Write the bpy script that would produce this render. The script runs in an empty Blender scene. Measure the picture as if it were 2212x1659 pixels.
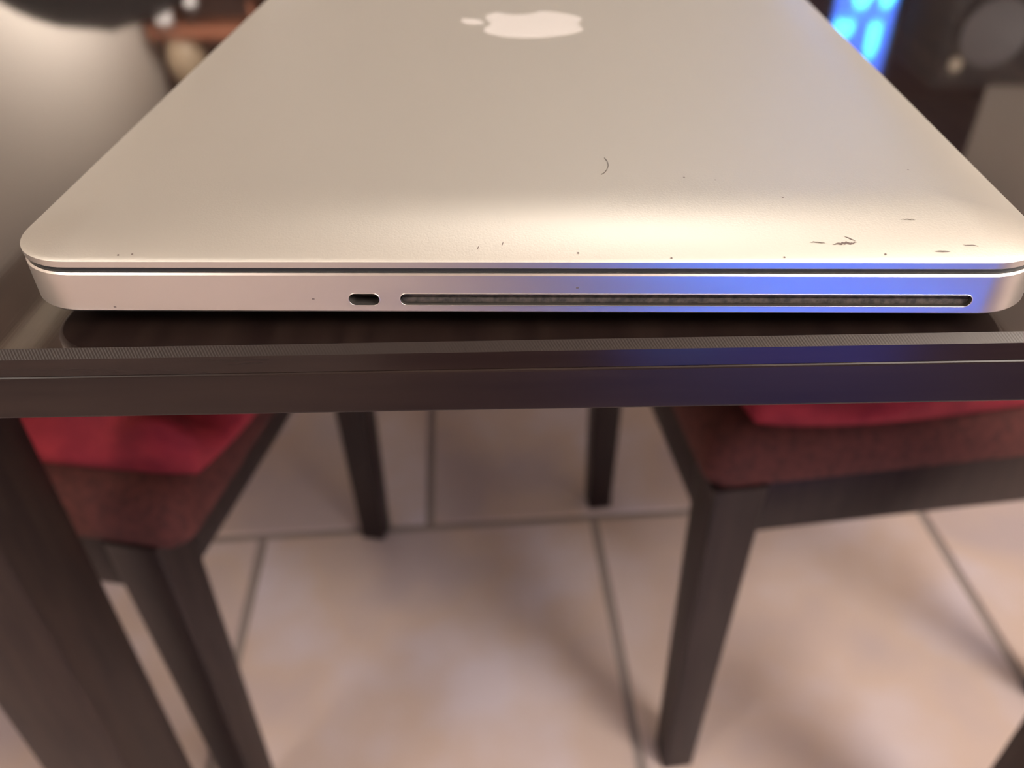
import bpy, bmesh, math, random
from mathutils import Vector, Matrix
random.seed(7)
S = bpy.context.scene
COL = S.collection
R = math.radians
T = 0.74                                    # table top height

# ------------------------------------------------------------------ camera
FPX, YAW, PITCH, ROLL = 1800.0, 0.039478, 0.660046, -0.018149
CAM = Vector((0.003683, -0.154416, 0.846078))
def cam_axes():
    f0 = Vector((-math.sin(YAW), math.cos(YAW), 0)); r0 = Vector((math.cos(YAW), math.sin(YAW), 0)); u0 = Vector((0, 0, 1))
    f = f0*math.cos(PITCH) - u0*math.sin(PITCH); u = f0*math.sin(PITCH) + u0*math.cos(PITCH)
    r = r0*math.cos(ROLL) + u*math.sin(ROLL); u2 = -r0*math.sin(ROLL) + u*math.cos(ROLL)
    return r, u2, f
cr, cu, cf = cam_axes()
cd = bpy.data.cameras.new('camera'); cam = bpy.data.objects.new('camera', cd); COL.objects.link(cam)
cam.matrix_world = Matrix(((cr.x, cu.x, -cf.x, CAM.x), (cr.y, cu.y, -cf.y, CAM.y), (cr.z, cu.z, -cf.z, CAM.z), (0, 0, 0, 1)))
cd.sensor_fit = 'HORIZONTAL'; cd.sensor_width = 36.0; cd.lens = 36.0*FPX/2212.0
cd.clip_start = 0.01; cd.clip_end = 50
cd.dof.use_dof = True; cd.dof.focus_distance = 0.183; cd.dof.aperture_fstop = 10.5
S.camera = cam

# ------------------------------------------------------------------ world, lamps, exposure
w = bpy.data.worlds.new('world'); S.world = w; w.use_nodes = True
w.node_tree.nodes['Background'].inputs[0].default_value = (0.9, 0.75, 0.6, 1)
w.node_tree.nodes['Background'].inputs[1].default_value = 0.08
LAMP_A = (1.22, -0.85, 1.95); LAMP_B = (0.20, 0.70, 2.12); FILL_LAMP_C = (-1.62, 4.05, 1.22); FILL_LAMP_D = (-1.30, -1.10, 2.05)     # globe pendants built further down; floor lamp C and pendant D are added fill
LAMP_RADIUS = {'a': 0.40, 'b': 0.16, 'c': 0.17, 'd': 0.24}; LAMP_GLOW = {'a': 7.6, 'b': 6.3, 'c': 19.0, 'd': 5.8}
WARM = (1.0, 0.905, 0.81)
S.view_settings.view_transform = 'Standard'; S.view_settings.look = 'None'
S.view_settings.gamma = 1.0; S.view_settings.use_curve_mapping = False
S.view_settings.exposure = 1.54
S.cycles.max_bounces = 6; S.cycles.diffuse_bounces = 3; S.cycles.glossy_bounces = 4

# ------------------------------------------------------------------ materials
def mat(name, col, rough=0.5, metal=0.0, ior=1.5, emit=None, estr=0, coat=0, coat_rough=0.05, spec=None):
    m = bpy.data.materials.new(name); m.use_nodes = True
    b = m.node_tree.nodes['Principled BSDF']
    b.inputs['Base Color'].default_value = (*col, 1); b.inputs['Roughness'].default_value = rough
    b.inputs['Metallic'].default_value = metal; b.inputs['IOR'].default_value = ior
    b.inputs['Coat Weight'].default_value = coat; b.inputs['Coat Roughness'].default_value = coat_rough
    if spec is not None: b.inputs['Specular IOR Level'].default_value = spec
    if emit: b.inputs['Emission Color'].default_value = (*emit, 1); b.inputs['Emission Strength'].default_value = estr
    return m
def nodes(m):
    nt = m.node_tree; return nt, nt.nodes, nt.links, nt.nodes['Principled BSDF']
def noise_color(m, scale, c1, c2, lo=0.35, hi=0.65, stretch=(1, 1, 1), detail=4, coord='Object', rnd=False):
    nt, N, L, b = nodes(m)
    tc = N.new('ShaderNodeTexCoord'); mp = N.new('ShaderNodeMapping'); mp.inputs['Scale'].default_value = stretch
    L.new(tc.outputs[coord], mp.inputs['Vector'])
    if rnd:
        oi = N.new('ShaderNodeObjectInfo'); ml = N.new('ShaderNodeMath'); ml.operation = 'MULTIPLY'; ml.inputs[1].default_value = 37
        L.new(oi.outputs['Random'], ml.inputs[0]); L.new(ml.outputs[0], mp.inputs['Location'])
    nz = N.new('ShaderNodeTexNoise'); nz.inputs['Scale'].default_value = scale; nz.inputs['Detail'].default_value = detail
    L.new(mp.outputs[0], nz.inputs['Vector'])
    r = N.new('ShaderNodeValToRGB'); r.color_ramp.elements[0].position = lo; r.color_ramp.elements[1].position = hi
    r.color_ramp.elements[0].color = (*c1, 1); r.color_ramp.elements[1].color = (*c2, 1)
    L.new(nz.outputs['Fac'], r.inputs[0]); L.new(r.outputs[0], b.inputs['Base Color'])
    return nz, r, mp
def noise_bump(m, scale, strength, dist=0.001, stretch=(1, 1, 1), detail=3):
    nt, N, L, b = nodes(m)
    tc = N.new('ShaderNodeTexCoord'); mp = N.new('ShaderNodeMapping'); mp.inputs['Scale'].default_value = stretch
    L.new(tc.outputs['Object'], mp.inputs['Vector'])
    nz = N.new('ShaderNodeTexNoise'); nz.inputs['Scale'].default_value = scale; nz.inputs['Detail'].default_value = detail
    L.new(mp.outputs[0], nz.inputs['Vector'])
    bp = N.new('ShaderNodeBump'); bp.inputs['Strength'].default_value = strength; bp.inputs['Distance'].default_value = dist
    L.new(nz.outputs['Fac'], bp.inputs['Height']); L.new(bp.outputs[0], b.inputs['Normal'])

M = {}
M['alu'] = mat('bead_blasted_aluminium', (0.78, 0.772, 0.725), 0.53, 1.0); noise_bump(M['alu'], 2200, 0.30, 0.00012)
M['alu_side'] = mat('machined_aluminium', (0.80, 0.785, 0.77), 0.36, 1.0); noise_bump(M['alu_side'], 3000, 0.06, 0.0001)
M['alu_edge'] = mat('bright_chamfer', (0.95, 0.92, 0.90), 0.30, 1.0)
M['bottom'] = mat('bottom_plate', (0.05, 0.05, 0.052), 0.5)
M['gasket'] = mat('black_gasket', (0.03, 0.032, 0.038), 0.6)
M['felt'] = mat('felt_brush', (0.085, 0.072, 0.066), 0.95); noise_color(M['felt'], 900, (0.04, 0.037, 0.037), (0.105, 0.088, 0.08))
M['slot'] = mat('slot_inside', (0.05, 0.045, 0.042), 0.6)
M['logo'] = mat('white_logo_plastic', (0.72, 0.70, 0.69), 0.28)
M['scuff'] = mat('scuff_grime', (0.16, 0.13, 0.12), 0.7)
M['hair'] = mat('hair', (0.05, 0.035, 0.025), 0.5)
M['rubber'] = mat('rubber', (0.012, 0.012, 0.012), 0.7)
# glossy black-brown table
M['table'] = mat('black_brown_veneer', (0.020, 0.012, 0.010), 0.055)
b_ = M['table'].node_tree.nodes['Principled BSDF']; b_.inputs['Coat Weight'].default_value = 1.0; b_.inputs['Coat Roughness'].default_value = 0.03; b_.inputs['Coat IOR'].default_value = 1.8
noise_color(M['table'], 9, (0.014, 0.008, 0.007), (0.026, 0.016, 0.013), stretch=(14, 1, 6)); noise_bump(M['table'], 30, 0.02, 0.0004, (20, 1, 10))
M['table_side'] = mat('black_brown_edge', (0.022, 0.013, 0.0115), 0.17, spec=0.4)
noise_color(M['table_side'], 9, (0.017, 0.010, 0.009), (0.028, 0.017, 0.014), stretch=(1, 14, 14))
M['edge_frame'] = mat('black_brown_frame', (0.022, 0.014, 0.012), 0.32, spec=0.30)
noise_color(M['edge_frame'], 9, (0.017, 0.010, 0.009), (0.028, 0.017, 0.014), stretch=(1, 14, 14))
M['table_leg'] = mat('black_brown_leg', (0.028, 0.0175, 0.015), 0.40, spec=0.3)
noise_color(M['table_leg'], 14, (0.022, 0.013, 0.012), (0.036, 0.022, 0.018), stretch=(8, 8, 1))
M['chamfer'] = mat('edge_band_chamfer', (0.026, 0.020, 0.019), 0.26, coat=0.12, coat_rough=0.2)
def ripple():
    nt, N, L, b = nodes(M['chamfer'])
    tc = N.new('ShaderNodeTexCoord'); mp = N.new('ShaderNodeMapping'); mp.inputs['Rotation'].default_value = (0, 0, R(-35))
    L.new(tc.outputs['Object'], mp.inputs['Vector'])
    wv = N.new('ShaderNodeTexWave'); wv.inputs['Scale'].default_value = 560; wv.inputs['Distortion'].default_value = 0.6
    wv.inputs['Detail'].default_value = 1
    L.new(mp.outputs[0], wv.inputs['Vector'])
    bp = N.new('ShaderNodeBump'); bp.inputs['Strength'].default_value = 0.32; bp.inputs['Distance'].default_value = 0.00006
    L.new(wv.outputs['Fac'], bp.inputs['Height']); L.new(bp.outputs[0], b.inputs['Normal'])
ripple()
M['chair'] = mat('black_brown_chair_wood', (0.026, 0.017, 0.015), 0.40, spec=0.3)
noise_color(M['chair'], 14, (0.018, 0.011, 0.0115), (0.028, 0.0175, 0.0165), stretch=(8, 8, 1))
M['pad'] = mat('maroon_seat_fabric', (0.12, 0.022, 0.022), 0.9); noise_color(M['pad'], 160, (0.075, 0.022, 0.02), (0.125, 0.034, 0.03))
M['cushion'] = mat('red_cotton', (0.34, 0.018, 0.030), 0.85); noise_color(M['cushion'], 60, (0.29, 0.016, 0.036), (0.38, 0.026, 0.046))
M['tile'] = mat('beige_ceramic_tile', (0.55, 0.44, 0.36), 0.32)
_, rr, _ = noise_color(M['tile'], 4.2, (0.54, 0.45, 0.46), (0.68, 0.60, 0.65), 0.36, 0.64, detail=3, rnd=True)
e = rr.color_ramp.elements.new(0.5); e.color = (0.64, 0.51, 0.455, 1)
noise_bump(M['tile'], 7, 0.06, 0.003)
M['grout'] = mat('grout', (0.33, 0.28, 0.26), 0.85)
M['wall'] = mat('cream_wall', (0.80, 0.725, 0.655), 0.85); noise_bump(M['wall'], 60, 0.1, 0.002)
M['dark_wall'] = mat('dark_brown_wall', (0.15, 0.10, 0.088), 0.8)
M['ceiling'] = mat('ceiling_paint', (0.27, 0.215, 0.18), 0.9)
M['trim'] = mat('cream_trim', (0.85, 0.76, 0.62), 0.6)
M['black_fabric'] = mat('black_upholstery', (0.018, 0.018, 0.02), 0.8)
M['black_plastic'] = mat('black_plastic', (0.02, 0.02, 0.022), 0.4)
M['terracotta'] = mat('reddish_wood', (0.34, 0.13, 0.075), 0.5)
M['vase'] = mat('cream_glaze', (0.55, 0.43, 0.30), 0.4)
M['white_china'] = mat('white_china', (0.85, 0.83, 0.84), 0.25)
M['cabinet'] = mat('dark_cabinet', (0.045, 0.045, 0.05), 0.5)
M['grey_disc'] = mat('grey_disc', (0.20, 0.20, 0.22), 0.5)
M['added_rug'] = mat('added_plum_rug', (0.09, 0.05, 0.07), 0.95)
M['brass'] = mat('pale_knob', (0.9, 0.8, 0.65), 0.3)
M['blue_back'] = mat('blue_lit_panel', (0.02, 0.05, 0.2), 0.5, emit=(0.10, 0.20, 1.0), estr=0.75)
M['blue_glow'] = mat('blue_lit_glass', (0.05, 0.2, 0.4), 0.3, emit=(0.07, 0.50, 1.0), estr=2.6)
M['screen'] = mat('blue_lit_window', (0.01, 0.01, 0.02), 0.3, emit=(0.05, 0.12, 1.0), estr=0.88)
for k_, v_ in LAMP_GLOW.items(): M['lamp_'+k_] = mat('lamp_globe_'+k_, (0.9, 0.9, 0.9), 0.5, emit=WARM, estr=v_)

for k_ in ('blue_back', 'blue_glow'): M[k_].cycles.emission_sampling = 'NONE'      # dim and far away: no need to sample them as lamps

# ------------------------------------------------------------------ helpers
def link(name, me, m, parent=None, loc=None, rot=None, smooth=None):
    o = bpy.data.objects.new(name, me); COL.objects.link(o)
    if m: me.materials.append(m)
    if parent: o.parent = parent
    if loc is not None: o.location = loc
    if rot is not None: o.rotation_euler = rot
    if smooth is not None:
        me.polygons.foreach_set('use_smooth', [True]*len(me.polygons))
        if smooth < 180: me.set_sharp_from_angle(angle=R(smooth))
    return o
def from_bm(name, bm, m, parent=None, loc=None, rot=None, smooth=None):
    bmesh.ops.recalc_face_normals(bm, faces=bm.faces)
    me = bpy.data.meshes.new(name); bm.to_mesh(me); bm.free()
    return link(name, me, m, parent, loc, rot, smooth)
def box_bm(size, center=(0, 0, 0), bevel=0.0, seg=2):
    bm = bmesh.new(); bmesh.ops.create_cube(bm, size=1.0)
    bmesh.ops.scale(bm, vec=size, verts=bm.verts); bmesh.ops.translate(bm, vec=center, verts=bm.verts)
    if bevel: bmesh.ops.bevel(bm, geom=list(bm.edges), offset=bevel, segments=seg, profile=0.5, affect='EDGES')
    return bm
def box(name, size, center, m, parent=None, bevel=0.0, seg=2, **k):
    return from_bm(name, box_bm(size, center, bevel, seg), m, parent, smooth=(40 if bevel else None), **k)
def empty(name, loc=(0, 0, 0), rz=0.0):
    o = bpy.data.objects.new(name, None); COL.objects.link(o); o.location = loc; o.rotation_euler = (0, 0, rz); o.empty_display_size = 0.05
    return o
def tag(o, label, cat, group=None, kind=None):
    o['label'] = label; o['category'] = cat
    if group: o['group'] = group
    if kind: o['kind'] = kind
    return o
def structure(o): o['kind'] = 'structure'; return o
def loft(name, loops, m, parent=None, cap0=True, cap1=True, smooth=30, closed=True):
    vs, fs = [], []; n = len(loops[0])
    for lp in loops: vs += [tuple(p) for p in lp]
    for i in range(len(loops)-1):
        for j in range(n if closed else n-1):
            a = i*n+j; b = i*n+(j+1) % n; fs.append((a, b, b+n, a+n))
    if cap0: fs.append(tuple(range(n-1, -1, -1)))
    if cap1: fs.append(tuple(range((len(loops)-1)*n, len(loops)*n)))
    me = bpy.data.meshes.new(name); me.from_pydata(vs, [], fs); me.update()
    bm = bmesh.new(); bm.from_mesh(me); bmesh.ops.recalc_face_normals(bm, faces=bm.faces); bm.to_mesh(me); bm.free()
    return link(name, me, m, parent, smooth=smooth)
def rrect(hx, hy, r, z, n=14, cx=0, cy=0, m_side=1):
    pts = []
    for (sx, sy, a0) in ((1, 1, 0), (-1, 1, 90), (-1, -1, 180), (1, -1, 270)):
        for k in range(n+1):
            a = R(a0 + 90*k/n); pts.append((cx+sx*(hx-r)+r*math.cos(a), cy+sy*(hy-r)+r*math.sin(a), z))
    return pts
def lathe(name, prof, m, parent=None, n=32, loc=None, rot=None, smooth=40):
    loops = [[(r*math.cos(2*math.pi*k/n), r*math.sin(2*math.pi*k/n), z) for k in range(n)] for r, z in prof]
    o = loft(name, loops, m, parent, smooth=smooth)
    if loc is not None: o.location = loc
    if rot is not None: o.rotation_euler = rot
    return o
def tube(name, pts, rad, m, parent=None, n=8, closed=False):
    pts = [Vector(p) for p in pts]; loops = []
    for i, p in enumerate(pts):
        a = pts[(i-1) % len(pts)] if (closed or i) else p; b = pts[(i+1) % len(pts)] if (closed or i < len(pts)-1) else p
        t = (b-a).normalized(); u = t.cross(Vector((0.3, 0.2, 1))).normalized(); v = t.cross(u)
        loops.append([p+u*rad*math.cos(2*math.pi*k/n)+v*rad*math.sin(2*math.pi*k/n) for k in range(n)])
    if closed: loops.append(loops[0])
    return loft(name, loops, m, parent, cap0=not closed, cap1=not closed, smooth=180)
def tapered(name, top, bot, z1, z0, m, parent, bevel=0.002, off=(0, 0), sh=(0, 0)):
    loops = [rrect(bot[0]/2, bot[1]/2, bevel, z0, 3, off[0]+sh[0], off[1]+sh[1]), rrect(top[0]/2, top[1]/2, bevel, z1, 3, off[0], off[1])]
    return loft(name, loops, m, parent, smooth=40)

# ------------------------------------------------------------------ room shell
H = 2.42; XL, XR, YB, YF = -2.3, 1.75, -2.4, 5.0; XR2 = 3.2; YOPEN = 3.18
fl = structure(box('floor', (XR2-XL+0.2, YF-YB+0.2, 0.06), ((XR2+XL)/2, (YF+YB)/2, -0.0335), M['grout']))
# ceramic tiles, running bond, turned 5.3 degrees
PIT, TS, TH = 0.4475, 0.4360, 0.008
ang = R(5.3); ex = Vector((math.cos(ang), math.sin(ang))); ey = Vector((-math.sin(ang), math.cos(ang)))
corner = Vector((0.0808, 0.6395))                      # a joint seen under the table
tbm = box_bm((TS, TS, TH), (0, 0, -TH/2), 0.0018, 1); tme = bpy.data.meshes.new('tile'); bmesh.ops.recalc_face_normals(tbm, faces=tbm.faces); tbm.to_mesh(tme); tbm.free()
tme.materials.append(M['tile'])
for j in range(-8, 10):
    for i in range(-9, 9):
        off = 0.0 if j < 0 else 0.0
        c = corner + ex*((i+0.5+(0.5 if j % 2 == 0 else 0.0))*PIT) + ey*((j+0.5)*PIT)
        if not (XL+0.1 < c.x < XR+0.3 and YB+0.1 < c.y < 3.2): continue
        t = bpy.data.objects.new('tile', tme); COL.objects.link(t); t.parent = fl; t.location = (c.x, c.y, 0.0); t.rotation_euler = (0, 0, ang)
structure(box('wall_left', (0.1, YF-YB, H), (XL-0.05, (YF+YB)/2, H/2), M['wall']))
structure(box('wall_right', (0.1, YOPEN-YB, H), (XR+0.05, (YOPEN+YB)/2, H/2), M['wall']))
structure(box('wall_rear', (XR2-XL+0.2, 0.1, H), ((XR2+XL)/2, YB-0.05, H/2), M['wall']))
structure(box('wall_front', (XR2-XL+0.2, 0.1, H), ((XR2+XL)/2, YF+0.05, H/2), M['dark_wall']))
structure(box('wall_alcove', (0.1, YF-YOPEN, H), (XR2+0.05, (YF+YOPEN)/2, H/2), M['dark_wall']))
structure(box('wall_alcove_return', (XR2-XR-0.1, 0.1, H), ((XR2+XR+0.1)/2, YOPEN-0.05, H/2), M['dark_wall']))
structure(box('ceiling', (XR2-XL+0.2, YF-YB+0.2, 0.06), ((XR2+XL)/2, (YF+YB)/2, H+0.031), M['ceiling']))
structure(box('trim_1', (0.10, YF-YB-0.02, 0.05), (-1.91, (YF+YB)/2, H-0.026), M['trim'], bevel=0.008))
structure(box('baseboard_left', (0.015, YF-YB-0.02, 0.08), (XL+0.008, (YF+YB)/2, 0.0415), M['trim'], bevel=0.003))
structure(box('baseboard_right', (0.015, YOPEN-YB-0.02, 0.08), (XR-0.008, (YOPEN+YB)/2, 0.0415), M['trim'], bevel=0.003))
def globe(k_, parent):
    r_ = LAMP_RADIUS[k_]
    lathe('globe', [(max(0.01, r_*math.sin(R(a))), -r_*math.cos(R(a))) for a in range(4, 181, 16)], M['lamp_'+k_], parent, 16); return r_
for loc, k_, lab in ((LAMP_A, 'a', 'white globe pendant lamp hanging nearest the computer tower'), (LAMP_B, 'b', 'white globe pendant lamp hanging over the dining table'),
                     (FILL_LAMP_D, 'd', 'added unseen globe pendant lamp brightening the floor left of the viewer')):  # pendant D is added fill for the floor and the laptop's left
    L_ = tag(empty('pendant_lamp', loc), lab, 'lamp', 'globe pendant lamps'); r_ = globe(k_, L_)
    lathe('cap', [(0.03, r_), (0.03, r_+0.03), (0.006, r_+0.04), (0.006, H-loc[2]-0.03), (0.05, H-loc[2]-0.02), (0.055, H-loc[2]-0.001)], M['black_plastic'], L_, 20)
L_ = tag(empty('added_floor_lamp', FILL_LAMP_C), 'added unseen floor lamp with white globe brightening the left-hand wall', 'lamp'); r_ = globe('c', L_)  # unseen, added to brighten the wall that the tabletop mirrors
lathe('stand', [(0.14, -FILL_LAMP_C[2]), (0.14, -FILL_LAMP_C[2]+0.02), (0.012, -FILL_LAMP_C[2]+0.03), (0.012, -r_-0.02), (0.04, -r_+0.005)], M['black_plastic'], L_, 20)

# ------------------------------------------------------------------ dining table
TY = R(2.2); TX0, TX1 = -0.375, 0.485; TL = 1.45
tb = tag(empty('dining_table', (0, -0.004, 0), TY), 'black-brown dining table with glossy top under the closed laptop', 'table')
W2 = (TX1-TX0)
def slab(name, z0, z1, y0, y1, x0, x1, m, ch=0.0, chz=0.0):
    loops = [[(x0, y0, z0), (x1, y0, z0), (x1, y1, z0), (x0, y1, z0)]]
    loops.append([(x0, y0, z1-chz), (x1, y0, z1-chz), (x1, y1, z1-chz), (x0, y1, z1-chz)])
    if ch: loops.append([(x0+ch, y0+ch, z1), (x1-ch, y0+ch, z1), (x1-ch, y1-ch, z1), (x0+ch, y1-ch, z1)])
    return loft(name, loops, m, tb, smooth=None)
top = slab('tabletop', T-0.0062, T, 0.0, TL, TX0, TX1, M['table'], 0.0021, 0.0016)
top.data.materials.append(M['chamfer']); top.data.materials.append(M['table_side'])
for p_ in top.data.polygons:
    n = p_.normal
    if abs(n.z) < 0.2: p_.material_index = 2
    elif n.z < 0.95 and n.z > 0: p_.material_index = 1
from_bm('edge_frame', box_bm((W2+0.0006, TL+0.0006, 0.012), ((TX0+TX1)/2, TL/2, T-0.0062-0.0001-0.006), 0.0007, 3), M['edge_frame'], tb, smooth=None)
LS = 0.057
lc = []
for lx in (-0.264-LS/2, 0.386+LS/2-0.003):
    for ly in (0.135+LS/2, TL-0.135-LS/2): lc.append((lx, ly))
for lx, ly in lc: box('leg', (LS, LS, T-0.0183), (lx, ly, (T-0.0183)/2), M['table_leg'], tb, 0.0015)
zA = T-0.0183-0.034
for ly in (lc[0][1], lc[1][1]): box('apron', (lc[2][0]-lc[0][0]-LS, 0.02, 0.066), ((lc[0][0]+lc[2][0])/2, ly, zA), M['table_leg'], tb)
for lx in (lc[0][0], lc[2][0]): box('apron', (0.02, lc[1][1]-lc[0][1]-LS, 0.066), (lx, (lc[0][1]+lc[1][1])/2, zA), M['table_leg'], tb)

# ------------------------------------------------------------------ laptop
HX, HY, CR = 0.1135, 0.1625, 0.0150
lap = tag(empty('laptop', (0, HY, T)), 'closed silver aluminium laptop with disc slot lying on the table edge', 'laptop')
Z0, Z1 = 0.0055, 0.0157            # base wall
ZL0, ZL1, CROWN, CW = 0.0170, 0.0188, 0.0054, 0.026
def lid_z(x, y):                    # local to the laptop empty
    d = min(HX-abs(x), HY-abs(y)); t = max(0, min(d/CW, 1)); return ZL1 + CROWN*(1-(1-t)**2.7)
lid_loops = [rrect(HX-0.0022, HY-0.0022, CR-0.0022, ZL0+0.0002), rrect(HX-0.0002, HY-0.0002, CR-0.0002, ZL0),
             rrect(HX, HY, CR, ZL0+0.0002), rrect(HX, HY, CR, ZL0+0.0004), rrect(HX, HY, CR, ZL1-0.0004), rrect(HX, HY, CR, ZL1-0.0002), rrect(HX-0.00015, HY-0.00015, CR-0.0001, ZL1)]
K = 30
for k in range(1, K+1):
    t = (k/K); d = CW*t
    lid_loops.append(rrect(HX-d, HY-d, max(CR-d*0.75, 0.002), ZL1 + CROWN*(1-(1-t)**2.7)))
lid = loft('lid', lid_loops, M['alu'], lap, smooth=35)
lid['label'] = 'satin aluminium lid with softly rounded edges'
lid.data.materials.append(M['alu_side'])
for p_ in lid.data.polygons:
    if abs(p_.normal.z) < 0.3: p_.material_index = 1
base_loops = [rrect(HX-0.0012, HY-0.0012, CR-0.0012, Z0), rrect(HX-0.0004, HY-0.0004, CR-0.0004, Z0+0.0004), rrect(HX, HY, CR, Z0+0.0009), rrect(HX, HY, CR, Z0+0.0014),
              rrect(HX, HY, CR, Z1-0.0007),              rrect(HX, HY, CR, Z1-0.0004), rrect(HX-0.0004, HY-0.0004, CR-0.0003, Z1), rrect(HX-0.004, HY-0.004, CR-0.004, Z1)]
base = loft('base', base_loops, M['alu_side'], lap, smooth=35)
def capsule(x0, x1, z0, z1, y0, y1):
    r = (z1-z0)/2; zc = (z0+z1)/2; pts = []
    for k in range(17): a = R(-90+180*k/16); pts.append((x1-r+r*math.cos(a), zc+r*math.sin(a)))
    for k in range(17): a = R(90+180*k/16); pts.append((x0+r+r*math.cos(a), zc+r*math.sin(a)))
    return [[(x, y0, z) for x, z in pts], [(x, y1, z) for x, z in pts]]
SL = (-0.0266, 0.0964, 0.0079, 0.01085); KL = (-0.0379, -0.0310, 0.0078, 0.01085)
for s in (SL, KL):
    c = loft('cutter', capsule(*s, -HY-0.003, -HY+0.005), None, lap, smooth=None)
    md = base.modifiers.new('cut', 'BOOLEAN'); md.operation = 'DIFFERENCE'; md.solver = 'EXACT'; md.object = c
bpy.context.view_layer.update()
dg = bpy.context.evaluated_depsgraph_get()
nm = bpy.data.meshes.new_from_object(base.evaluated_get(dg)); base.modifiers.clear(); base.data = nm
for o in [o for o in bpy.data.objects if o.name.startswith('cutter')]: bpy.data.objects.remove(o)
nm.materials.clear(); nm.materials.append(M['alu_side']); nm.materials.append(M['alu_edge']); nm.materials.append(M['slot'])
nm.polygons.foreach_set('use_smooth', [True]*len(nm.polygons)); nm.set_sharp_from_angle(angle=R(35))
for p_ in nm.polygons:
    c = p_.center; p_.material_index = 0
    if Z1-0.00045 < c.z < Z1-0.00001 and abs(p_.normal.z) > 0.3: p_.material_index = 1
    if -HY+0.0002 < c.y < -HY+0.006 and abs(c.x) < 0.099 and 0.007 < c.z < 0.0115: p_.material_index = 2
base['label'] = 'aluminium base with disc slot and lock slot'
for s, nm_ in ((SL, 'disc_slot_rim'), (KL, 'lock_slot_rim')):
    tube(nm_, [(x, -HY-0.00002, z) for x, y, z in capsule(s[0], s[1], s[2], s[3], 0, 0)[0]], 0.00011, M['alu_edge'], lap, 6, True)
box('dust_brush', (SL[1]-SL[0]-0.0006, 0.002, 0.00135), ((SL[0]+SL[1])/2, -HY+0.0019, SL[2]+0.00072), M['felt'], lap, 0.0002)
box('dust_brush', (SL[1]-SL[0]-0.0006, 0.002, 0.00135), ((SL[0]+SL[1])/2, -HY+0.0021, SL[3]-0.00072), M['felt'], lap, 0.0002)
box('lock_plate', (KL[1]-KL[0]-0.0004, 0.001, 0.0026), ((KL[0]+KL[1])/2, -HY+0.0042, (KL[2]+KL[3])/2), M['felt'], lap)
loft('seam_gasket', [rrect(HX-0.0011, HY-0.0011, CR-0.0011, Z1-0.0002), rrect(HX-0.0011, HY-0.0011, CR-0.0011, ZL0+0.0004)], M['gasket'], lap, False, False)
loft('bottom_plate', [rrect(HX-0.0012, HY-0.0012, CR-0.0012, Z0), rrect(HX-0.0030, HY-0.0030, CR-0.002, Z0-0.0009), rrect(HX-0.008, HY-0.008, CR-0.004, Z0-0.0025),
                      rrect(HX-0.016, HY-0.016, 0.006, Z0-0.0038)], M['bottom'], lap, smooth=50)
for sx in (-1, 1):
    for sy in (-1, 1): lathe('rubber_foot', [(0.0075, 0), (0.0082, 0.0004), (0.0082, 0.0019)], M['rubber'], lap, 24, (sx*0.088, sy*0.135, 0.0))
# apple emblem: leaf towards -x, bite towards the hinge of the far side
body = [(0.02, 0.925), (0.14, 0.965), (0.26, 0.995), (0.38, 0.965), (0.475, 0.875), (0.40, 0.79), (0.36, 0.685), (0.372, 0.57), (0.435, 0.475), (0.515, 0.425),
        (0.46, 0.29), (0.38, 0.15), (0.29, 0.045), (0.20, 0.0), (0.10, 0.02), (0.0, 0.045), (-0.10, 0.02), (-0.20, 0.0), (-0.29, 0.045), (-0.39, 0.18),
        (-0.465, 0.36), (-0.49, 0.54), (-0.465, 0.72), (-0.38, 0.88), (-0.26, 0.975), (-0.12, 0.97)]
def catmull(P, corners=(), n=6):
    out = []; N_ = len(P)
    for i in range(N_):
        p1, p2 = P[i], P[(i+1) % N_]; p0 = P[i-1] if i not in corners else p1; p3 = P[(i+2) % N_] if ((i+1) % N_) not in corners else p2
        for k in range(n):
            t = k/n
            out.append(tuple(0.5*((2*p1[a])+(-p0[a]+p2[a])*t+(2*p0[a]-5*p1[a]+4*p2[a]-p3[a])*t*t+(-p0[a]+3*p1[a]-3*p2[a]+p3[a])*t**3) for a in (0, 1)))
    return out
def emblem(name, uv):
    s = 0.0355
    pts = [(0.0187-v*s, 0.0003+u*s) for u, v in uv]
    zt = ZL1+CROWN
    return loft(name, [[(x, y, zt-0.0004) for x, y in pts], [(x, y, zt+0.00006) for x, y in pts]], M['logo'], lap, smooth=None)
emblem('apple_emblem', catmull(body, (4, 9)))
leaf = []
for k in range(13):
    t = k/12; leaf.append((0.01+0.20*t-0.075*math.sin(math.pi*t)*1.0, 1.0+0.245*t+0.06*math.sin(math.pi*t)))
for k in range(1, 12):
    t = 1-k/12; leaf.append((0.01+0.20*t+0.075*math.sin(math.pi*t), 1.0+0.245*t-0.06*math.sin(math.pi*t)))
emblem('emblem_leaf', leaf)
# scuffs on the lid's near edge
def scuff(pts, wd, name='scuff_mark'):
    P = [Vector((x, y-HY, 0)) for x, y in pts]; A, B = [], []
    for i, p in enumerate(P):
        t = (P[min(i+1, len(P)-1)]-P[max(i-1, 0)]).normalized(); nrm = Vector((-t.y, t.x, 0)); k = wd*math.sin(math.pi*(i+0.6)/(len(P)+0.2))
        a, b = p+nrm*k/2, p-nrm*k/2
        A.append((a.x, a.y, lid_z(a.x, a.y)+0.00008)); B.append((b.x, b.y, lid_z(b.x, b.y)+0.00008))
    me = bpy.data.meshes.new(name); n = len(A); me.from_pydata(A+B, [], [(i, i+1, n+i+1, n+i) for i in range(n-1)]); me.update()
    return link(name, me, M['scuff'], lap)
def wob(x0, y0, x1, y1, n, amp):
    return [(x0+(x1-x0)*i/n+random.uniform(-amp, amp)*0.3, y0+(y1-y0)*i/n+random.uniform(-amp, amp)) for i in range(n+1)]
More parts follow.
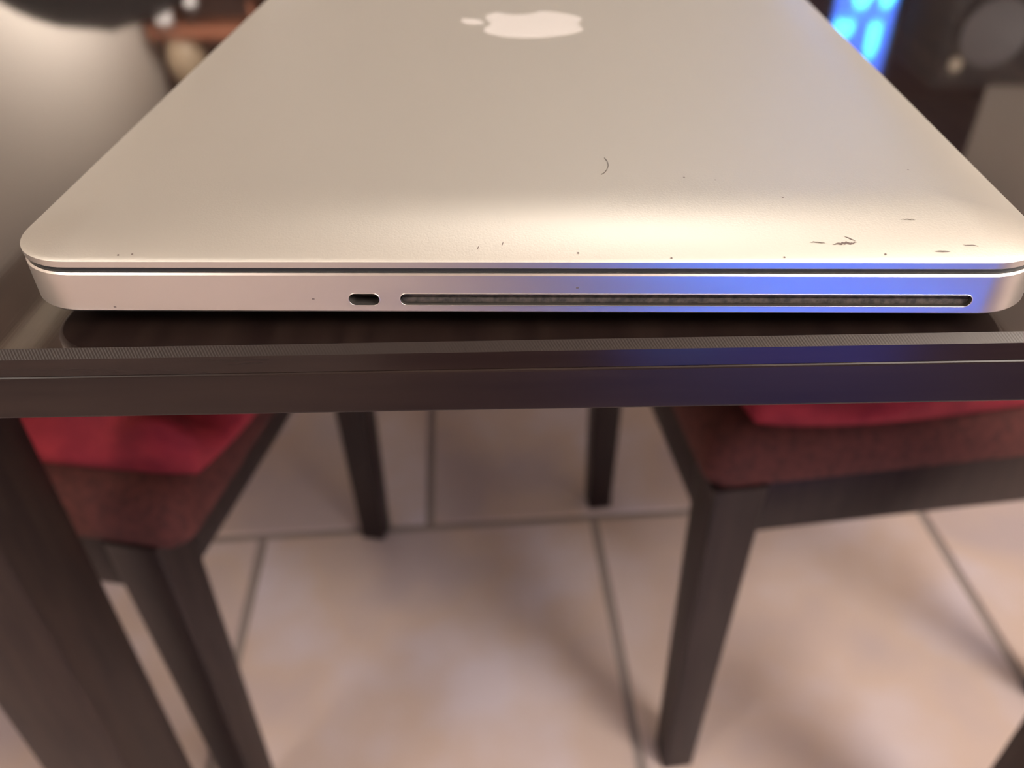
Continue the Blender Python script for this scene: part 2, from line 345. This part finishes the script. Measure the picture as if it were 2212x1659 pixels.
scuff(wob(0.0655, 0.0041, 0.0706, 0.0044, 14, 0.00022), 0.00055)
scuff(wob(0.0682, 0.0062, 0.0705, 0.0047, 8, 0.00012), 0.00022)
scuff(wob(0.0608, 0.0046, 0.0640, 0.0043, 8, 0.00015), 0.00025)
scuff(wob(0.0862, 0.0023, 0.0895, 0.0023, 8, 0.00005), 0.00035)
scuff(wob(0.0815, 0.0110, 0.0845, 0.0109, 8, 0.00015), 0.0002)
scuff(wob(0.0925, 0.0039, 0.0955, 0.0036, 6, 0.0002), 0.0002)
scuff(wob(-0.0042, 0.0035, -0.0039, 0.0045, 4, 0.00003), 0.0002)
scuff(wob(-0.0094, 0.0026, -0.0091, 0.0034, 4, 0.00003), 0.0002)
for x, y in ((0.012, 0.0018), (0.0315, 0.0007), (0.055, 0.0009), (0.076, 0.0016), (-0.0865, 0.0012), (-0.0835, 0.0014), (0.0445, 0.0285), (0.0375, 0.030), (0.0905, 0.034), (0.058, 0.0195)):
    scuff([(x-0.00022, y), (x, y+0.00006), (x+0.00022, y)], 0.0004)
# specks on the side wall
for x, z in ((-0.0905, 0.0072), (-0.0457, 0.0094), (0.012, 0.0124)):
    box('scuff_mark', (0.0006, 0.0001, 0.00022), (x, -HY-0.00001, z), M['scuff'], lap)
hp = [(0.0196, 0.0415), (0.0202, 0.0395), (0.0203, 0.0370), (0.0198, 0.0345), (0.0190, 0.0325), (0.0183, 0.0317)]
tag(tube('hair', [(x, y, T+lid_z(x, y-HY)+0.00009) for x, y in hp], 0.000075, M['hair'], None, 5), 'short curved dark hair lying on the silver lid', 'hair')

# ------------------------------------------------------------------ chairs
def chair(loc, yaw, label, cush, cush_label, seed, pf=0.025):
    c = tag(empty('dining_chair', loc, yaw), label, 'chair', 'chairs pushed under the table')
    for sy in (-1, 1): tapered('leg', (0.042, 0.042), (0.031, 0.031), 0.409, 0.0, M['chair'], c, 0.0025, (0.0, sy*0.186), (0.002, 0))
    for sy in (-1, 1):
        z = [0.0, 0.20, 0.42, 0.66, 0.95]; xs = [-0.425, -0.405, -0.40, -0.425, -0.475]; th = [0.030, 0.036, 0.040, 0.036, 0.028]
        loft('rear_leg', [rrect(t/2, 0.016, 0.003, zz, 3, x, sy*0.178) for zz, x, t in zip(z, xs, th)], M['chair'], c, smooth=60)
    box('front_rail', (0.022, 0.33, 0.060), (0.006, 0, 0.379), M['chair'], c, 0.002)
    box('rear_rail', (0.022, 0.322, 0.060), (-0.400, 0, 0.379), M['chair'], c, 0.002)
    for sy in (-1, 1): box('side_rail', (0.360, 0.022, 0.060), (-0.2005, sy*0.186, 0.379), M['chair'], c, 0.002)
    loops = []
    for zz, ins, r in ((0.4092, 0.0015, 0.018), (0.413, 0.0005, 0.018), (0.425, 0.0, 0.018), (0.440, 0.002, 0.02), (0.450, 0.008, 0.02), (0.4545, 0.02, 0.02), (0.456, 0.05, 0.02)):
        loops.append(rrect((pf+0.377)/2-ins, 0.205-ins, r, zz, 8, (pf-0.377)/2, 0))
    loft('seat_pad', loops, M['pad'], c, smooth=70)
    for k, zz in enumerate((0.60, 0.72, 0.86)):
        x = -0.417-0.058*max(0, (zz-0.66))/0.29
        box('back_slat', (0.016, 0.322, 0.05 if k < 2 else 0.085), (x, 0, zz), M['chair'], c, 0.004)
    # tie-on cushion: rounded slab with folds
    x0, x1, hy = cush; rnd = random.Random(seed); n = 44; vs, fs = [], []
    ph = [(rnd.uniform(20, 75), rnd.uniform(-75, 75), rnd.uniform(0, 6.28), rnd.uniform(0.0018, 0.0045)) for _ in range(9)]
    def pt(i, j, top):
        u, v = -1+2*i/n, -1+2*j/n
        # squash the square towards a rounded square
        k = (max(abs(u), abs(v)))
        cx, cy = (x0+x1)/2, 0
        rc = 1-0.055*abs(u)**4*abs(v)**4
        x = cx+u*rc*(x1-x0)/2; y = cy+v*rc*hy
        e = (1-abs(u)**5)*(1-abs(v)**5); e = max(e, 0)**0.42
        f = sum(a*math.sin(kx*x+ky*y+p) for kx, ky, p, a in ph)*(0.35+0.65*k**3)
        wob_ = 0.006*math.sin(17*x+seed)+0.005*math.sin(23*y+seed*2)
        x += wob_*v*k**4*0.7; y += wob_*u*k**4*0.7
        zb, h = 0.4585, 0.046
        return (x, y, zb+(max(h*(0.42+0.58*e)+f*1.25, h*0.25) if top else h*0.06*(1-e)))
    for top in (1, 0):
        for i in range(n+1):
            for j in range(n+1): vs.append(pt(i, j, top))
    q = (n+1)*(n+1)
    for i in range(n):
        for j in range(n):
            a = i*(n+1)+j; fs.append((a, a+n+1, a+n+2, a+1)); fs.append((q+a, q+a+1, q+a+n+2, q+a+n+1))
    me = bpy.data.meshes.new('seat_cushion'); me.from_pydata(vs, [], fs); me.update()
    bm = bmesh.new(); bm.from_mesh(me); bmesh.ops.remove_doubles(bm, verts=bm.verts, dist=1e-6)
    # close the rim
    bnd = [e for e in bm.edges if e.is_boundary]
    if bnd: bmesh.ops.bridge_loops(bm, edges=bnd)
    o = from_bm('seat_cushion', bm, M['cushion'], None, smooth=180)
    o.matrix_world = Matrix.Translation(loc) @ Matrix.Rotation(yaw, 4, 'Z')
    tag(o, cush_label, 'cushion', 'red seat cushions')
    return c
chair((-0.245, 0.4265, 0), R(-9), 'dark wooden chair with maroon seat left of the laptop behind the table leg', (-0.320, 0.062, 0.190), 'wrinkled red cushion on the chair behind the table leg', 3, 0.042)
chair((0.120, 0.488, 0), R(189.3), 'dark wooden chair with maroon seat turned askew on the right', (-0.350, 0.004, 0.206), 'flat dark red cushion on the right-hand chair', 11)

# ------------------------------------------------------------------ things mirrored in the glossy table
oc = tag(empty('office_chair', (-0.97, 1.82, 0), R(203)), 'black high-backed office chair mirrored in the glossy tabletop', 'chair')
def oval_back():
    loops = []
    for k in range(33):
        t = k/32; z = 0.56+0.58*t; q_ = max(0, (t-0.45)/0.55)
        wd = max(0.30*math.sqrt(max(0, 1-q_**2.4)), 0.006); dp = 0.05*(0.3+0.7*min(1, wd/0.18))
        loops.append([(wd*math.cos(a), dp*math.sin(a)+0.08*(t-0.3)**2, z) for a in [2*math.pi*i/40 for i in range(40)]])
    return loops
loft('backrest', oval_back(), M['black_fabric'], oc, smooth=60)
loft('seat', [rrect(0.24-i_, 0.24-i_, 0.06, z, 6, 0, -0.22) for z, i_ in ((0.42, 0.03), (0.43, 0.0), (0.49, 0.0), (0.51, 0.03))], M['black_fabric'], oc, smooth=50)
lathe('gas_column', [(0.03, 0.10), (0.03, 0.42)], M['black_plastic'], oc, 16, (0, -0.2, 0))
box('back_bracket', (0.07, 0.02, 0.30), (0, 0.03, 0.53), M['black_plastic'], oc, 0.004)
for k in range(5):
    a = 2*math.pi*k/5
    ft = box('base_arm', (0.30, 0.045, 0.035), (0.15, 0, 0.085), M['black_plastic'], oc, 0.006, loc=(0, -0.2, 0), rot=(0, 0, a))
    lathe('caster', [(0.01, -0.02), (0.034, -0.02), (0.036, 0), (0.034, 0.02), (0.01, 0.02)], M['black_plastic'], ft, 16, (0.28, 0, 0.036), (R(90), 0, 0))
sh = tag(empty('wall_shelf', (-1.88, YF-0.002, 1.94)), 'reddish wooden wall shelf on the dark far wall', 'shelf')
box('board', (0.72, 0.24, 0.07), (0.0, -0.12, 0), M['terracotta'], sh, 0.004)
for dx in (-0.25, 0.25): box('bracket', (0.03, 0.18, 0.12), (dx, -0.1, -0.095), M['terracotta'], sh, 0.003)
lathe('vase', [(0.05, 0), (0.09, 0.03), (0.12, 0.12), (0.10, 0.22), (0.05, 0.28), (0.06, 0.31)], M['vase'], None, 24, (-2.08, YF-0.14, 1.9755))
tag(bpy.data.objects['vase'], 'cream rounded vase standing on the wall shelf', 'vase')
cbl = tag(empty('sideboard', (-1.75, YF-0.24, 0)), 'dark two-door sideboard under the wall shelf', 'sideboard')
box('body', (0.95, 0.42, 1.57), (0, 0, 0.835), M['cabinet'], cbl, 0.005)
for dx in (-0.238, 0.238):
    d_ = box('door', (0.46, 0.02, 1.49), (dx, -0.221, 0.835), M['cabinet'], cbl, 0.003)
    lathe('knob', [(0.004, 0), (0.006, 0.015), (0.015, 0.02), (0.014, 0.03), (0.004, 0.033)], M['brass'], d_, 12, (-0.19*dx/abs(dx)+dx, -0.231, 0.95), (R(90), 0, 0))
for sx in (-1, 1):
    for sy in (-1, 1): box('foot', (0.05, 0.05, 0.05), (sx*0.43, sy*0.17, 0.025), M['cabinet'], cbl)
for i, (dx, h, r) in enumerate(((-0.34, 0.24, 0.08), (-0.17, 0.15, 0.06))):
    o = lathe('china_jug', [(r*0.6, 0), (r, h*0.3), (r, h*0.55), (r*0.55, h*0.85), (r*0.65, h)], M['white_china'], None, 24, (-1.75+dx, YF-0.30, 1.6205))
    tag(o, ('taller white china jug on the sideboard', 'shorter white china jug on the sideboard')[i], 'jug', 'china on the sideboard')
# tall cabinet and blue-lit display case on the right
tc_ = tag(empty('tall_cabinet', (1.545, 2.97, 0)), 'tall dark cabinet against the right-hand wall', 'cabinet')
box('body', (0.39, 0.36, 1.58), (0, 0, 0.82), M['cabinet'], tc_, 0.006)
for dx in (-0.095, 0.095):
    d_ = box('door', (0.186, 0.02, 1.52), (dx, -0.191, 0.82), M['cabinet'], tc_, 0.003)
    lathe('knob', [(0.004, 0), (0.006, 0.015), (0.022, 0.02), (0.020, 0.034), (0.004, 0.038)], M['brass'], d_, 12, (dx*1.6, -0.201, 1.52), (R(90), 0, 0))
for sx in (-1, 1):
    for sy in (-1, 1): box('foot', (0.05, 0.05, 0.03), (sx*0.16, sy*0.15, 0.015), M['cabinet'], tc_)
ws = tag(empty('wall_plate', (1.49, 2.766, 1.42), R(0)), 'round grey plate with dark rim hanging on the tall cabinet', 'plate')
lathe('dish', [(0.02, 0.0), (0.07, 0.004), (0.115, 0.022), (0.110, 0.026), (0.068, 0.009), (0.02, 0.006)], M['grey_disc'], ws, 40, (0, 0, 0), (R(90), 0, 0))
tube('rim', [(0.115*math.cos(2*math.pi*k/40), -0.023, 0.115*math.sin(2*math.pi*k/40)) for k in range(40)], 0.006, M['black_plastic'], ws, 8, True)
DCR = R(-20); DCX, DCY = 1.418, 3.76
dc = tag(empty('display_case', (DCX, DCY, 0), DCR), 'narrow display case glowing blue in the dark alcove', 'display case')
box('plinth', (0.29, 0.34, 0.90), (0, 0, 0.45), M['cabinet'], dc, 0.004)
box('back_panel', (0.25, 0.02, 1.24), (0, 0.15, 1.521), M['blue_back'], dc)
for sx in (-1, 1): box('side_post', (0.02, 0.34, 1.24), (sx*0.135, 0, 1.521), M['cabinet'], dc)
box('top_board', (0.29, 0.34, 0.02), (0, 0, 2.152), M['cabinet'], dc)
for z in (1.15, 1.42, 1.645): box('glass_shelf', (0.246, 0.12, 0.006), (0, 0.075, z), M['blue_back'], dc)
for x, z, h, r, lab in ((-0.02, 1.4235, 0.18, 0.042, 'wide glowing glass on the middle shelf of the display case'), (0.082, 1.4235, 0.17, 0.032, 'slim glowing glass on the middle shelf of the display case'),
                        (-0.07, 1.6485, 0.085, 0.040, 'low round glowing bowl on the upper shelf of the display case'), (0.062, 1.6485, 0.165, 0.026, 'tall glowing bottle on the upper shelf of the display case'),
                        (0.0, 1.1535, 0.16, 0.045, 'glowing glass on the lowest shelf of the display case')):
    v = Matrix.Rotation(DCR, 4, 'Z') @ Vector((x, 0.075, 0))
    o = lathe('blue_glass', [(r*0.7, 0), (r, h*0.15), (r, h*0.75), (r*0.6, h*0.92), (r*0.55, h)], M['blue_glow'], None, 20, (DCX+v.x, DCY+v.y, z))
    tag(o, lab, 'glass', 'blue-lit glassware')
# computer tower on the floor beside the viewer: its blue side window lights the laptop's side
pcm = tag(empty('computer_tower', (0.38, -0.84, 0.0122), R(22)), 'black computer tower on the floor with blue-lit side window', 'computer')
box('case', (0.44, 0.20, 0.44), (0, -0.1, 0.24), M['black_plastic'], pcm, 0.006)
win = box('side_window', (0.40, 0.006, 0.38), (0, 0.002, 0.25), M['screen'], pcm, 0.001)
for fx, fz in ((-0.11, 0.33), (-0.11, 0.17), (0.11, 0.33)):
    tube('fan_ring', [(fx+0.06*math.cos(2*math.pi*k/24), 0.008, fz+0.06*math.sin(2*math.pi*k/24)) for k in range(24)], 0.004, M['blue_glow'], win, 6, True)
for sx in (-1, 1):
    for sy in (-1, 1): box('foot', (0.04, 0.03, 0.02), (sx*0.18, -0.1+sy*0.07, 0.01), M['rubber'], pcm)

rg = tag(from_bm('added_rug', box_bm((1.60, 1.35, 0.010), (0.62, -1.05, 0.0068), 0.003, 1), M['added_rug'], smooth=None), 'dark plum mat added unseen to dim the laptop side reflection', 'added_rug')  # unseen, added to darken what the laptop's side wall reflects
wd_ = tag(empty('added_wardrobe', (0.75, YB+0.30, 0)), 'tall dark cupboard added unseen to block the pale rear wall', 'added_wardrobe')  # unseen, added so its dark front hides the pale wall from reflections
box('body', (1.70, 0.55, 2.05), (0, 0, 1.065), M['cabinet'], wd_, 0.006)
for dx in (-0.425, 0.425):
    d_ = box('door', (0.84, 0.02, 1.98), (dx, 0.286, 1.065), M['cabinet'], wd_, 0.003)
    lathe('knob', [(0.004, 0), (0.006, 0.015), (0.02, 0.02), (0.018, 0.032), (0.004, 0.036)], M['brass'], d_, 12, (dx*0.12, 0.296, 1.05), (R(-90), 0, 0))
for sx in (-1, 1):
    for sy in (-1, 1): box('foot', (0.06, 0.06, 0.04), (sx*0.78, sy*0.22, 0.02), M['cabinet'], wd_)
